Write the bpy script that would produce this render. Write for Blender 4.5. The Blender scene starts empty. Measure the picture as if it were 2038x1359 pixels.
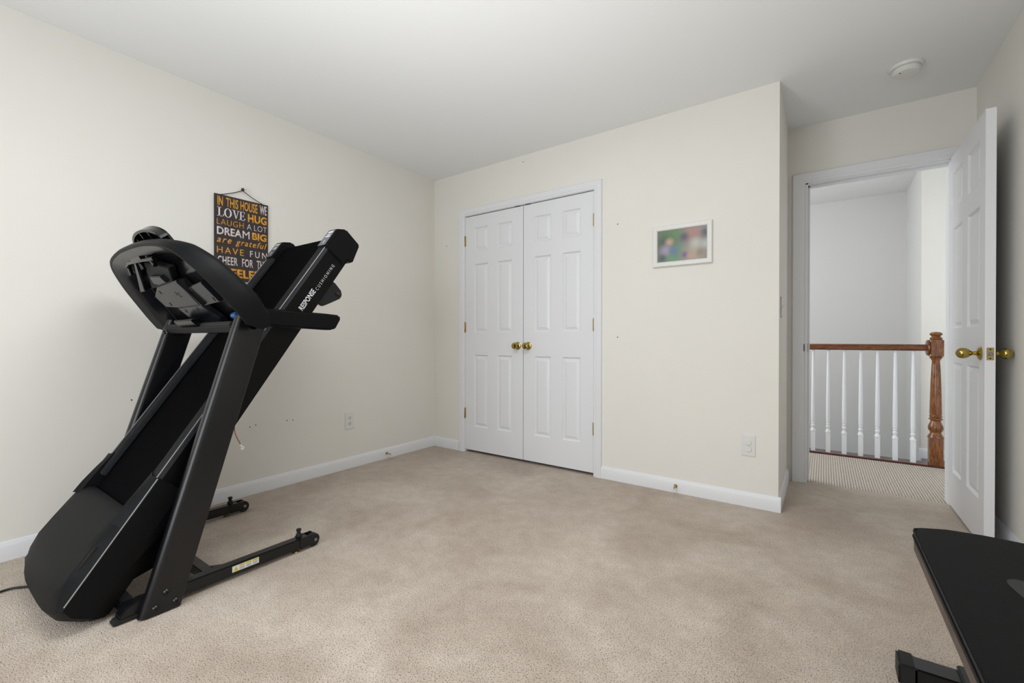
import bpy, bmesh, math, random
from mathutils import Vector, Matrix
random.seed(7)
sc = bpy.context.scene
C = sc.collection
PI = math.pi

# ---------------------------------------------------------------- camera
F, YAW, PITCH, ROLL, CAM_H = 877.91, 0.61609, -0.00373, 0.00126, 0.97575
cd = bpy.data.cameras.new('camera'); cam = bpy.data.objects.new('camera', cd); C.objects.link(cam)
cd.sensor_width = 36.0; cd.lens = F / 2038 * 36.0; cd.clip_start = 0.02
fwd = Vector((-math.sin(YAW), math.cos(YAW), 0)); rgt = Vector((math.cos(YAW), math.sin(YAW), 0)); up = Vector((0, 0, 1))
f2 = fwd * math.cos(PITCH) + up * math.sin(PITCH); u2 = -fwd * math.sin(PITCH) + up * math.cos(PITCH)
r3 = rgt * math.cos(ROLL) + u2 * math.sin(ROLL); u3 = -rgt * math.sin(ROLL) + u2 * math.cos(ROLL)
cam.matrix_world = Matrix(((r3.x, u3.x, -f2.x, 0), (r3.y, u3.y, -f2.y, 0), (r3.z, u3.z, -f2.z, CAM_H), (0, 0, 0, 1)))
sc.camera = cam
# ---------------------------------------------------------------- light
w = bpy.data.worlds.new('world'); sc.world = w; w.use_nodes = True
w.node_tree.nodes['Background'].inputs[0].default_value = (0.85, 0.92, 1.0, 1)
w.node_tree.nodes['Background'].inputs[1].default_value = 0.6
def area(name, loc, target, sx, sy, power, col):
    l = bpy.data.lights.new(name, 'AREA'); l.shape = 'RECTANGLE'; l.size = sx; l.size_y = sy; l.energy = power; l.color = col
    o = bpy.data.objects.new(name, l); C.objects.link(o); o.location = loc
    o.rotation_euler = (Vector(target) - Vector(loc)).to_track_quat('-Z', 'Y').to_euler(); return o
area('window_daylight', (-1.30, -1.22, 1.20), (-1.15, 3, 1.20), 1.7, 1.75, 17, (0.93, 0.97, 1.0))
o = area('ceiling_bounce', (-0.98, 0.88, 2.36), (-0.98, 0.88, 0), 0.95, 0.95, 9.0, (0.97, 0.99, 1.0)); o.data.shape = 'DISK'
l = bpy.data.lights.new('ceiling_fill', 'SPOT'); l.energy = 28; l.color = (0.97, 0.99, 1.0); l.spot_size = math.radians(128); l.spot_blend = 1.0; l.shadow_soft_size = 0.12  # added spot aimed upward to brighten the ceiling; no such fixture in the room
o = bpy.data.objects.new('ceiling_fill', l); C.objects.link(o); o.location = (-0.95, 0.75, 0.85); o.rotation_euler = (PI - 0.16, 0, 0)
area('hall_window_daylight', (-1.60, 4.15, 1.5), (1.2, 4.05, 1.2), 0.9, 1.5, 11, (0.93, 0.97, 1.0))
l = bpy.data.lights.new('hall_lamp', 'POINT'); l.energy = 3; l.color = (1.0, 0.98, 0.95); l.shadow_soft_size = 0.12
o = bpy.data.objects.new('hall_lamp', l); C.objects.link(o); o.location = (-0.75, 4.35, 2.1)
sc.view_settings.view_transform = 'Standard'; sc.view_settings.look = 'None'
sc.view_settings.gamma = 1.0; sc.view_settings.use_curve_mapping = False
sc.view_settings.exposure = 1.03

# ---------------------------------------------------------------- materials
def lin(c):
    return tuple(((v / 255) / 12.92 if v / 255 <= 0.04045 else ((v / 255 + 0.055) / 1.055) ** 2.4) for v in c) + (1,)
def mat(name, rgb, rough=0.5, metal=0.0, spec=0.5, bump=0.0, bscale=200, var=0.0, vscale=3.0, coat=0.0):
    m = bpy.data.materials.new(name); m.use_nodes = True; nt = m.node_tree; N = nt.nodes; L = nt.links
    b = N['Principled BSDF']; b.inputs['Base Color'].default_value = lin(rgb)
    b.inputs['Roughness'].default_value = rough; b.inputs['Metallic'].default_value = metal
    b.inputs['Specular IOR Level'].default_value = spec; b.inputs['Coat Weight'].default_value = coat
    tc = N.new('ShaderNodeTexCoord')
    if bump or var:
        n = N.new('ShaderNodeTexNoise'); n.inputs['Scale'].default_value = bscale; n.inputs['Detail'].default_value = 3
        L.new(tc.outputs['Object'], n.inputs['Vector'])
    if bump:
        bp = N.new('ShaderNodeBump'); bp.inputs['Strength'].default_value = bump; bp.inputs['Distance'].default_value = 0.002
        L.new(n.outputs['Fac'], bp.inputs['Height']); L.new(bp.outputs['Normal'], b.inputs['Normal'])
    if var:
        n2 = N.new('ShaderNodeTexNoise'); n2.inputs['Scale'].default_value = vscale; n2.inputs['Detail'].default_value = 4
        L.new(tc.outputs['Object'], n2.inputs['Vector'])
        r = N.new('ShaderNodeValToRGB'); c = lin(rgb)
        r.color_ramp.elements[0].position = 0.3; r.color_ramp.elements[1].position = 0.7
        r.color_ramp.elements[0].color = tuple(v * (1 - var) for v in c[:3]) + (1,)
        r.color_ramp.elements[1].color = tuple(min(1, v * (1 + var)) for v in c[:3]) + (1,)
        L.new(n2.outputs['Fac'], r.inputs['Fac']); L.new(r.outputs['Color'], b.inputs['Base Color'])
    return m
M = {}
M['wall'] = mat('cream_wall_paint', (236, 233, 226), 0.75, bump=0.12, bscale=120, var=0.012, vscale=2.2)
M['hallwall'] = mat('hall_wall_grey', (214, 214, 213), 0.8, bump=0.1, bscale=120)  # greyer and darker tone than the room walls
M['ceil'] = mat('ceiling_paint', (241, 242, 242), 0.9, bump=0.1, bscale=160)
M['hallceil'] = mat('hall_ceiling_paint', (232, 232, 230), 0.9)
M['white'] = mat('white_trim_paint', (233, 234, 237), 0.38, bump=0.05, bscale=60)
M['plastic'] = mat('white_plastic', (228, 228, 224), 0.35)
M['brass'] = mat('polished_brass', (176, 156, 88), 0.12, 1.0)
M['oldbrass'] = mat('dull_brass', (178, 160, 105), 0.32, 1.0)
M['darkbrass'] = mat('tarnished_brass', (96, 88, 66), 0.45, 0.8)
M['steel'] = mat('steel', (150, 152, 160), 0.3, 1.0)
M['black'] = mat('satin_black_plastic', (7, 8, 10), 0.45, spec=0.15, bump=0.15, bscale=900)
M['hood'] = mat('charcoal_hood_plastic', (14, 15, 17), 0.55, spec=0.14, bump=0.12, bscale=700)
M['gloss'] = mat('glossy_black_plastic', (14, 14, 16), 0.16)
M['cavity'] = mat('moulded_black_plastic', (20, 22, 27), 0.18)
M['metalblk'] = mat('black_powder_coat', (13, 14, 17), 0.27, spec=0.5, bump=0.1, bscale=900)
M['deckside'] = mat('black_steel_frame', (3, 3, 4), 0.4, spec=0.2)
M['belt'] = mat('running_belt_rubber', (7, 7, 9), 1.0, spec=0.04, bump=0.4, bscale=900, var=0.15, vscale=8)
M['footrail'] = mat('grey_foot_rail', (42, 44, 48), 0.35)
M['silver'] = mat('silver_pinstripe', (190, 192, 198), 0.3, 0.6)
M['pad'] = mat('black_vinyl', (6, 7, 9), 0.6, spec=0.14, bump=0.35, bscale=350, var=0.1, vscale=5)
M['padpatch'] = mat('dark_grey_patch', (27, 28, 30), 0.5)
M['board'] = mat('plywood_edge', (88, 76, 66), 0.7, var=0.2, vscale=14)
M['rubber'] = mat('black_rubber', (20, 20, 21), 0.7)
M['dark'] = mat('dark_hole', (24, 20, 16), 0.9)
M['blue'] = mat('blue_plastic', (30, 90, 150), 0.35)
M['labelw'] = mat('white_label', (225, 225, 222), 0.5)
M['labely'] = mat('yellow_label', (226, 206, 40), 0.5)
M['grey'] = mat('grey_print', (150, 150, 155), 0.5)
M['signboard'] = mat('dark_brown_board', (50, 41, 42), 0.6, var=0.15, vscale=30)
M['signgold'] = mat('gold_lettering', (226, 160, 52), 0.55, var=0.18, vscale=60)
M['signwhite'] = mat('cream_lettering', (226, 214, 214), 0.55, var=0.1, vscale=60)
M['rope'] = mat('dark_twine', (62, 54, 50), 0.9)
M['red'] = mat('red_wire', (150, 60, 40), 0.5)
M['cord'] = mat('black_cord', (14, 14, 15), 0.5)
M['textw'] = mat('white_print', (230, 230, 232), 0.5)

def oak(name, c1, c2, axis='Z', sc_=18):
    m = bpy.data.materials.new(name); m.use_nodes = True; nt = m.node_tree; N = nt.nodes; L = nt.links
    b = N['Principled BSDF']; b.inputs['Roughness'].default_value = 0.27; b.inputs['Coat Weight'].default_value = 0.3
    tc = N.new('ShaderNodeTexCoord'); mp = N.new('ShaderNodeMapping')
    s = [60, 60, 60]; s['XYZ'.index(axis)] = 5
    mp.inputs['Scale'].default_value = s; L.new(tc.outputs['Object'], mp.inputs['Vector'])
    n = N.new('ShaderNodeTexNoise'); n.inputs['Scale'].default_value = 1.0; n.inputs['Detail'].default_value = 5; n.inputs['Distortion'].default_value = 1.2
    L.new(mp.outputs['Vector'], n.inputs['Vector'])
    wv = N.new('ShaderNodeMath'); wv.operation = 'MULTIPLY'; wv.inputs[1].default_value = 5.0; L.new(n.outputs['Fac'], wv.inputs[0])
    fr = N.new('ShaderNodeMath'); fr.operation = 'PINGPONG'; fr.inputs[1].default_value = 0.5; L.new(wv.outputs[0], fr.inputs[0])
    r = N.new('ShaderNodeValToRGB'); r.color_ramp.elements[0].position = 0.05; r.color_ramp.elements[1].position = 0.4
    r.color_ramp.elements[0].color = lin(c1); r.color_ramp.elements[1].color = lin(c2)
    L.new(fr.outputs[0], r.inputs['Fac']); L.new(r.outputs['Color'], b.inputs['Base Color'])
    return m
M['oakz'] = oak('oak_vertical', (84, 44, 12), (142, 84, 30), 'Z')
M['oakx'] = oak('oak_horizontal', (78, 38, 12), (122, 66, 24), 'X')
M['darkoak'] = oak('dark_oak_nosing', (58, 22, 16), (92, 42, 30), 'X')

def carpet():
    m = bpy.data.materials.new('beige_pile_carpet'); m.use_nodes = True; nt = m.node_tree; N = nt.nodes; L = nt.links
    b = N['Principled BSDF']; b.inputs['Roughness'].default_value = 1.0; b.inputs['Specular IOR Level'].default_value = 0.1
    b.inputs['Sheen Weight'].default_value = 0.15
    tc = N.new('ShaderNodeTexCoord')
    def noise(s, d, dist=0.0):
        n = N.new('ShaderNodeTexNoise'); n.inputs['Scale'].default_value = s; n.inputs['Detail'].default_value = d; n.inputs['Distortion'].default_value = dist
        L.new(tc.outputs['Object'], n.inputs['Vector']); return n
    big = noise(1.9, 4, 0.6); mid = noise(14, 3); fine = noise(235, 2.0)
    vor = N.new('ShaderNodeTexVoronoi'); vor.inputs['Scale'].default_value = 260; vor.inputs['Randomness'].default_value = 1.0
    L.new(tc.outputs['Object'], vor.inputs['Vector'])
    r1 = N.new('ShaderNodeValToRGB'); r1.color_ramp.elements[0].position = 0.35; r1.color_ramp.elements[1].position = 0.62
    r1.color_ramp.elements[0].color = lin((192, 176, 161)); r1.color_ramp.elements[1].color = lin((214, 201, 187))
    L.new(big.outputs['Fac'], r1.inputs['Fac'])
    r2 = N.new('ShaderNodeValToRGB'); r2.color_ramp.elements[0].position = 0.33; r2.color_ramp.elements[1].position = 0.47
    r2.color_ramp.elements[0].color = (0.36, 0.32, 0.29, 1); r2.color_ramp.elements[1].color = (1, 1, 1, 1)
    L.new(fine.outputs['Fac'], r2.inputs['Fac'])
    r3_ = N.new('ShaderNodeValToRGB'); r3_.color_ramp.elements[0].position = 0.35; r3_.color_ramp.elements[1].position = 0.65
    r3_.color_ramp.elements[0].color = (0.90, 0.89, 0.88, 1); r3_.color_ramp.elements[1].color = (1, 1, 1, 1)
    L.new(mid.outputs['Fac'], r3_.inputs['Fac'])
    m1 = N.new('ShaderNodeMixRGB'); m1.blend_type = 'MULTIPLY'; m1.inputs[0].default_value = 1; L.new(r1.outputs['Color'], m1.inputs[1]); L.new(r2.outputs['Color'], m1.inputs[2])
    m2 = N.new('ShaderNodeMixRGB'); m2.blend_type = 'MULTIPLY'; m2.inputs[0].default_value = 1; L.new(m1.outputs['Color'], m2.inputs[1]); L.new(r3_.outputs['Color'], m2.inputs[2])
    L.new(m2.outputs['Color'], b.inputs['Base Color'])
    ad = N.new('ShaderNodeMath'); ad.operation = 'MULTIPLY_ADD'; ad.inputs[1].default_value = -0.6
    L.new(vor.outputs['Distance'], ad.inputs[0]); L.new(fine.outputs['Fac'], ad.inputs[2])
    bp = N.new('ShaderNodeBump'); bp.inputs['Strength'].default_value = 0.7; bp.inputs['Distance'].default_value = 0.005
    L.new(ad.outputs[0], bp.inputs['Height']); L.new(bp.outputs['Normal'], b.inputs['Normal'])
    return m
M['carpet'] = carpet()
def loop_carpet():
    m = bpy.data.materials.new('ribbed_loop_carpet'); m.use_nodes = True; nt = m.node_tree; N = nt.nodes; L = nt.links
    b = N['Principled BSDF']; b.inputs['Roughness'].default_value = 1.0; b.inputs['Specular IOR Level'].default_value = 0.1
    tc = N.new('ShaderNodeTexCoord')
    n = N.new('ShaderNodeTexNoise'); n.inputs['Scale'].default_value = 150; n.inputs['Detail'].default_value = 2
    L.new(tc.outputs['Object'], n.inputs['Vector'])
    wv = N.new('ShaderNodeTexWave'); wv.wave_type = 'BANDS'; wv.bands_direction = 'X'; wv.inputs['Scale'].default_value = 21.0
    wv.inputs['Distortion'].default_value = 2.6; wv.inputs['Detail'].default_value = 2; wv.inputs['Detail Scale'].default_value = 12
    L.new(tc.outputs['Object'], wv.inputs['Vector'])
    mx = N.new('ShaderNodeMath'); mx.operation = 'MULTIPLY'; L.new(wv.outputs['Fac'], mx.inputs[0])
    a = N.new('ShaderNodeMath'); a.operation = 'ADD'; a.inputs[1].default_value = 0.5; L.new(n.outputs['Fac'], a.inputs[0]); L.new(a.outputs[0], mx.inputs[1])
    r = N.new('ShaderNodeValToRGB'); r.color_ramp.elements[0].position = 0.08; r.color_ramp.elements[1].position = 0.4
    r.color_ramp.elements[0].color = lin((150, 138, 126)); r.color_ramp.elements[1].color = lin((210, 201, 190))
    L.new(mx.outputs[0], r.inputs['Fac']); L.new(r.outputs['Color'], b.inputs['Base Color'])
    bp = N.new('ShaderNodeBump'); bp.inputs['Strength'].default_value = 0.7; bp.inputs['Distance'].default_value = 0.004
    L.new(mx.outputs[0], bp.inputs['Height']); L.new(bp.outputs['Normal'], b.inputs['Normal'])
    return m
M['loop'] = loop_carpet()
def blurred_photo():
    m = bpy.data.materials.new('blurred_family_photos'); m.use_nodes = True; nt = m.node_tree; N = nt.nodes; L = nt.links
    b = N['Principled BSDF']; b.inputs['Roughness'].default_value = 0.25
    tc = N.new('ShaderNodeTexCoord')
    # object coordinates: x 0..1 across, z 0..1 up (the print is scaled to its size)
    cur = None
    spots = [((0.0, 0.0), 9, (120, 120, 120)), ((0.25, .78), .34, (84, 122, 76)), ((.42, .88), .2, (94, 130, 78)), ((.12, .65), .2, (82, 98, 84)), ((.3, .08), .3, (110, 146, 112)), ((.45, .3), .22, (88, 138, 112)),
             ((.75, .22), .36, (176, 160, 140)), ((.72, .82), .26, (166, 122, 112)), ((.55, .74), .13, (72, 76, 96)), ((.97, .8), .12, (70, 66, 76)), ((.78, .5), .17, (186, 188, 180)), ((.97, .45), .14, (178, 186, 180)),
             ((.25, .62), .12, (196, 160, 138)), ((.17, .38), .16, (164, 152, 178)), ((.34, .34), .13, (100, 122, 156)), ((.1, .12), .12, (78, 90, 92)), ((.56, .18), .1, (120, 88, 134)), ((.68, .12), .1, (186, 152, 142)), ((.87, .2), .12, (140, 128, 112))]
    for (cx, cz), r, col in spots:
        if cur is None:
            k = N.new('ShaderNodeRGB'); k.outputs[0].default_value = lin(col); cur = k.outputs[0]; continue
        d = N.new('ShaderNodeVectorMath'); d.operation = 'DISTANCE'; d.inputs[1].default_value = (cx * 1.5, 0, cz)
        mp = N.new('ShaderNodeVectorMath'); mp.operation = 'MULTIPLY'; mp.inputs[1].default_value = (1.5, 0, 1)
        L.new(tc.outputs['Generated'], mp.inputs[0]); L.new(mp.outputs[0], d.inputs[0])
        mr = N.new('ShaderNodeMapRange'); mr.interpolation_type = 'SMOOTHSTEP'; mr.inputs['From Min'].default_value = 0.0; mr.inputs['From Max'].default_value = 1.7 * r
        mr.inputs['To Min'].default_value = 1; mr.inputs['To Max'].default_value = 0
        L.new(d.outputs['Value'], mr.inputs['Value'])
        mx = N.new('ShaderNodeMixRGB'); L.new(mr.outputs[0], mx.inputs[0]); L.new(cur, mx.inputs[1]); mx.inputs[2].default_value = lin(col); cur = mx.outputs[0]
    L.new(cur, b.inputs['Base Color']); return m
M['photo'] = blurred_photo()

# ---------------------------------------------------------------- helpers
I3 = lambda x, y, z: Vector((x, y, z))
def link(name, bm, m, parent=None, smooth=35, fix=True):
    if fix: bmesh.ops.recalc_face_normals(bm, faces=bm.faces)
    me = bpy.data.meshes.new(name); bm.to_mesh(me); bm.free()
    me.materials.append(m if not isinstance(m, str) else M[m])
    if smooth:
        for p in me.polygons: p.use_smooth = True
        me.set_sharp_from_angle(angle=math.radians(smooth))
    o = bpy.data.objects.new(name, me); C.objects.link(o)
    if parent is not None:
        o.parent = parent; o.matrix_parent_inverse = Matrix.Translation(-parent.location) if parent.type == 'EMPTY' else Matrix.Identity(4)
    return o
def nb(): return bmesh.new()
def bev(bm, r, seg=2, verts=None):
    e = [e for e in bm.edges if len(e.link_faces) == 2 and e.calc_face_angle(0) > 0.5]
    if e and r > 0: bmesh.ops.bevel(bm, geom=e, offset=r, segments=seg, affect='EDGES', clamp_overlap=True)
def merge(dst, src):
    me = bpy.data.meshes.new('t'); src.to_mesh(me); src.free(); dst.from_mesh(me); bpy.data.meshes.remove(me); return dst
def box(bm, a, b, r=0.0, T=None, seg=2):
    t = nb(); bmesh.ops.create_cube(t, size=1)
    for v in t.verts:
        v.co = Vector([(a[i] + b[i]) / 2 + v.co[i] * (b[i] - a[i]) for i in range(3)])
    bev(t, r, seg)
    if T: 
        for v in t.verts: v.co = T(*v.co)
    bmesh.ops.recalc_face_normals(t, faces=t.faces)
    return merge(bm, t)
def prism(bm, poly, a, b, T, r=0.0, seg=2):
    """poly of (p,q) extruded between a and b, T(x,p,q) -> world"""
    t = nb(); A = [t.verts.new(Vector((a, p, q))) for p, q in poly]; B = [t.verts.new(Vector((b, p, q))) for p, q in poly]
    t.faces.new(A); t.faces.new(B[::-1]); n = len(poly)
    for i in range(n): t.faces.new((A[i], B[i], B[(i + 1) % n], A[(i + 1) % n]))
    bmesh.ops.recalc_face_normals(t, faces=t.faces)
    bev(t, r, seg)
    for v in t.verts: v.co = T(*v.co)
    bmesh.ops.recalc_face_normals(t, faces=t.faces)
    return merge(bm, t)
def tube(bm, pts, r, seg=10, cap=True):
    pts = [Vector(p) for p in pts]; rings = []
    n = len(pts)
    for i, p in enumerate(pts):
        d = (pts[min(i + 1, n - 1)] - pts[max(i - 1, 0)]).normalized()
        a = Vector((0, 0, 1)) if abs(d.z) < 0.9 else Vector((1, 0, 0))
        u = d.cross(a).normalized(); v = d.cross(u)
        rr = r[i] if isinstance(r, (list, tuple)) else r
        rings.append([bm.verts.new(p + u * rr * math.cos(2 * PI * k / seg) + v * rr * math.sin(2 * PI * k / seg)) for k in range(seg)])
    for i in range(n - 1):
        for k in range(seg):
            bm.faces.new((rings[i][k], rings[i][(k + 1) % seg], rings[i + 1][(k + 1) % seg], rings[i + 1][k]))
    if cap: bm.faces.new(rings[0][::-1]); bm.faces.new(rings[-1])
    return bm
def lathe(bm, prof, origin, axis=(0, 0, 1), seg=28):
    ax = Vector(axis).normalized(); a = Vector((0, 0, 1)) if abs(ax.z) < 0.9 else Vector((1, 0, 0))
    u = ax.cross(a).normalized(); v = ax.cross(u); O = Vector(origin); rings = []
    for r, h in prof:
        if r < 1e-6: rings.append([bm.verts.new(O + ax * h)])
        else: rings.append([bm.verts.new(O + ax * h + u * r * math.cos(2 * PI * k / seg) + v * r * math.sin(2 * PI * k / seg)) for k in range(seg)])
    for A, B in zip(rings, rings[1:]):
        for k in range(seg):
            k2 = (k + 1) % seg
            if len(A) == 1 and len(B) == 1: continue
            if len(A) == 1: bm.faces.new((A[0], B[k2], B[k]))
            elif len(B) == 1: bm.faces.new((A[k], A[k2], B[0]))
            else: bm.faces.new((A[k], A[k2], B[k2], B[k]))
    if len(rings[0]) > 1: bm.faces.new(rings[0][::-1])
    if len(rings[-1]) > 1: bm.faces.new(rings[-1])
    return bm
def thing(name, label, cat, loc, group=None):
    o = bpy.data.objects.new(name, None); C.objects.link(o); o.location = loc; o.empty_display_size = 0.1
    o['label'] = label; o['category'] = cat
    if group: o['group'] = group
    bpy.context.view_layer.update(); return o
def struct(name, bm, m, smooth=35):
    o = link(name, bm, m, None, smooth); o['kind'] = 'structure'; return o
def text_mesh(s, width, height, bold=0.0, shear=0.0, spacing=1.0, thick=0.0006):
    """unit text fitted into width x height, lying in x/y, returned as bmesh"""
    cu = bpy.data.curves.new('txt', 'FONT'); cu.body = s; cu.offset = bold; cu.shear = shear; cu.space_character = spacing; cu.resolution_u = 3
    ob = bpy.data.objects.new('txt', cu); C.objects.link(ob); dg = bpy.context.evaluated_depsgraph_get(); dg.update()
    me = bpy.data.meshes.new_from_object(ob.evaluated_get(dg)); bm = nb(); bm.from_mesh(me)
    bpy.data.objects.remove(ob); bpy.data.curves.remove(cu); bpy.data.meshes.remove(me)
    xs = [v.co.x for v in bm.verts]; ys = [v.co.y for v in bm.verts]
    sx = width / (max(xs) - min(xs)); sy = height / (max(ys) - min(ys)); x0, y0 = min(xs), min(ys)
    for v in bm.verts: v.co = Vector(((v.co.x - x0) * sx, (v.co.y - y0) * sy, 0))
    r = bmesh.ops.extrude_face_region(bm, geom=bm.faces[:])
    for g in r['geom']:
        if isinstance(g, bmesh.types.BMVert): g.co.z += thick
    return bm
def xform(bm, T):
    for v in bm.verts: v.co = T(*v.co)
    return bm
def catmull(P, n=6):
    out = []; Q = [P[0]] + list(P) + [P[-1]]
    for i in range(1, len(Q) - 2):
        for k in range(n):
            t = k / n; out.append(tuple(0.5 * ((2 * b) + (c - a) * t + (2 * a - 5 * b + 4 * c - d) * t * t + (3 * b - a - 3 * c + d) * t ** 3) for a, b, c, d in zip(Q[i - 1], Q[i], Q[i + 1], Q[i + 2])))
    out.append(tuple(P[-1])); return out

# ---------------------------------------------------------------- room
XL, XR, YB, YD, XC, H = -2.946, 0.714, 2.915, 3.632, -0.210, 2.44
YF = -1.35
b = nb(); box(b, (XL - .1, YF - .1, -.08), (XR + .1, YD + .02, 0)); struct('floor', b, 'carpet', 0)
b = nb(); box(b, (-1.7, YD + .02, -.08), (2.2, 4.645, -.002)); struct('floor', b, 'loop', 0)
b = nb(); box(b, (XL - .1, YF - .1, H), (XR + .1, YD + .1, H + .08)); struct('ceiling', b, 'ceil', 0)
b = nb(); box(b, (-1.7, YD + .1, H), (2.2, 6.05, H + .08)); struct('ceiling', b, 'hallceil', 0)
b = nb(); box(b, (XL - .1, YF - .1, 0), (XL, YB + .1, H)); wl = struct('wall_left', b, 'wall', 0)
CX0, CX1, CT = -2.565, -1.345, 2.052
b = nb(); box(b, (XL, YB, 0), (CX0, YB + .1, H)); box(b, (CX1, YB, 0), (XC, YB + .1, H)); box(b, (CX0, YB, CT), (CX1, YB + .1, H)); wb = struct('wall_back', b, 'wall', 0)
b = nb(); box(b, (XC - .1, YB + .1, 0), (XC, YD, H)); struct('wall_return', b, 'wall', 0)
b = nb(); box(b, (XL, YD - .02, 0), (XC - .1, YD + .1, H)); box(b, (XL - .1, YB + .1, 0), (XL, YD + .1, H)); struct('wall_closet', b, 'wall', 0)
DX0, DX1, DT = -0.106, 0.616, 2.052
b = nb(); box(b, (XC - .1, YD, 0), (DX0, YD + .1, H)); box(b, (DX1, YD, 0), (XR + .1, YD + .1, H)); box(b, (DX0, YD, DT), (DX1, YD + .1, H)); struct('wall_door', b, 'wall', 0)
b = nb(); box(b, (XR, YF - .1, 0), (XR + .1, YD, H)); wr = struct('wall_right', b, 'wall', 0)
# wall behind the camera, with the window the daylight comes through
WX0, WX1, WZ0, WZ1 = -2.20, -0.40, 0.28, 2.12
b = nb(); box(b, (XL, YF - .1, 0), (WX0, YF, H)); box(b, (WX1, YF - .1, 0), (XR, YF, H)); box(b, (WX0, YF - .1, 0), (WX1, YF, WZ0)); box(b, (WX0, YF - .1, WZ1), (WX1, YF, H)); struct('wall_front', b, 'wall', 0)
b = nb()
for x in (WX0, (WX0 + WX1) / 2 - .03, WX1 - .06): box(b, (x, YF - .08, WZ0), (x + .06, YF - .02, WZ1))
for z in (WZ0, (WZ0 + WZ1) / 2, WZ1 - .05): box(b, (WX0, YF - .08, z), (WX1, YF - .02, z + .05))
struct('window_1', b, 'white', 0)
# hall: far wall, stairwell side walls, wall beyond the newel
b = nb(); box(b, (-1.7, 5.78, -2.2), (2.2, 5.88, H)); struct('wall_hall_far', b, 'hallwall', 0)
HX = 0.655; HY = 4.93
b = nb(); box(b, (HX, HY + .012, -2.2), (HX + .1, 5.78, H)); struct('wall_stairwell_side', b, 'hallwall', 0)
b = nb(); box(b, (HX, HY, 0), (2.2, HY + .012, H)); struct('wall_hall_right', b, 'wall', 0)
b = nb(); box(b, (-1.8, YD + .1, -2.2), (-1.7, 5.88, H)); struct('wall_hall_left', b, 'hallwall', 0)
b = nb(); box(b, (2.2, YD + .1, -.1), (2.3, HY, H)); struct('wall_hall_end', b, 'wall', 0)
b = nb(); box(b, (-1.7, 4.62, -2.2), (HX, 4.66, -.03)); struct('wall_stairwell_below_landing', b, 'hallwall', 0)
b = nb(); box(b, (-1.7, 4.66, -2.3), (HX, 5.78, -2.2)); struct('floor', b, 'loop', 0)
b = nb(); box(b, (-1.7, 4.632, -.012), (1.2, 4.775, .012), .005); box(b, (HX + .005, 4.775, -.03), (1.2, HY, .004)); struct('trim_3', b, 'darkoak')
# baseboards
BB = [(0, 0), (.013, 0), (.013, .062), (.010, .070), (.005, .082), (0, .085)]
def bb(name, T, a, c_):
    b = nb(); prism(b, BB, a, c_, T); return struct(name, b, 'white')
bb('baseboard_left', lambda a, p, q: I3(XL + p, a, q), YF, YB)
bb('baseboard_back', lambda a, p, q: I3(a, YB - p, q), XL + .012, CX0 - .066)
bb('baseboard_back', lambda a, p, q: I3(a, YB - p, q), CX1 + .058, XC + .013)
bb('baseboard_return', lambda a, p, q: I3(XC + p, a, q), YB + .0005, YD)
bb('baseboard_right', lambda a, p, q: I3(XR - p, a, q), YF, YD)
bb('baseboard_hall', lambda a, p, q: I3(a, HY - p, q), HX - .012, 2.2)
# door casings: mitred profile carried round the opening
def casing(name, x0, x1, zt, y, wd, sgn=-1):
    prof = [(0, 0), (0, .009), (.006, .012), (.016, .012), (.020, .0155), (wd - .014, .018), (wd - .004, .018), (wd, .014), (wd, 0)]
    b = nb(); R = []
    for cx, sx, cz, sz in ((x0, -1, 0, 0), (x0, -1, zt, 1), (x1, 1, zt, 1), (x1, 1, 0, 0)):
        R.append([b.verts.new(I3(cx + sx * d, y + sgn * t, cz + sz * d)) for d, t in prof])
    for A, B in zip(R, R[1:]):
        for i in range(len(prof)): b.faces.new((A[i], A[(i + 1) % len(prof)], B[(i + 1) % len(prof)], B[i]))
    b.faces.new(R[0]); b.faces.new(R[-1][::-1])
    return struct(name, b, 'white', 25)
casing('trim_1', CX0 - .002, CX1 + .002, CT, YB, .060)
casing('trim_2', DX0 - .008, DX1 - .004, DT - .004, YD, .068)
casing('trim_4', DX0 - .008, DX1 - .004, DT - .004, YD + .1, .068, 1)
# jambs
b = nb()
for x0, x1, zt, y in ((DX0, DX1, DT, YD),):
    box(b, (x0 - .001, y - .001, 0), (x0 + .012, y + .101, zt)); box(b, (x1 - .012, y - .001, 0), (x1 + .001, y + .101, zt)); box(b, (x0, y - .001, zt - .012), (x1, y + .101, zt + .001))
    box(b, (x0 + .012, y + .045, 0), (x0 + .023, y + .08, zt - .012), .001); box(b, (x0 + .012, y + .045, zt - .023), (x1 - .012, y + .08, zt - .012), .001)
struct('trim_5', b, 'white', 0)
b = nb(); box(b, (CX0 - .001, YB - .001, 0), (CX0 + .003, YB + .101, CT)); box(b, (CX1 - .003, YB - .001, 0), (CX1 + .001, YB + .101, CT)); box(b, (CX0, YB - .001, CT - .003), (CX1, YB + .101, CT + .001)); struct('trim_6', b, 'white', 0)
# nail holes in the walls
def holes(parent, pts, T, rad):
    for i, (a, z) in enumerate(pts):
        b = nb(); lathe(b, [(0, -.0002), (rad, -.0002), (rad * .8, .0012), (0, .0012)], T(a, z)[0], T(a, z)[1], 8); o = link('nail_hole', b, 'dark', parent)
holes(wb, [(-2.789, 1.821), (-1.170, 1.777), (-1.169, .995), (-1.958, 2.39)], lambda a, z: (I3(a, YB, z), (0, -1, 0)), .0042)
holes(wl, [(.73, .66), (1.345, .432), (1.31, .425), (1.545, .432), (1.585, .428)], lambda a, z: (I3(XL, a, z), (1, 0, 0)), .0038)

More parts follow.
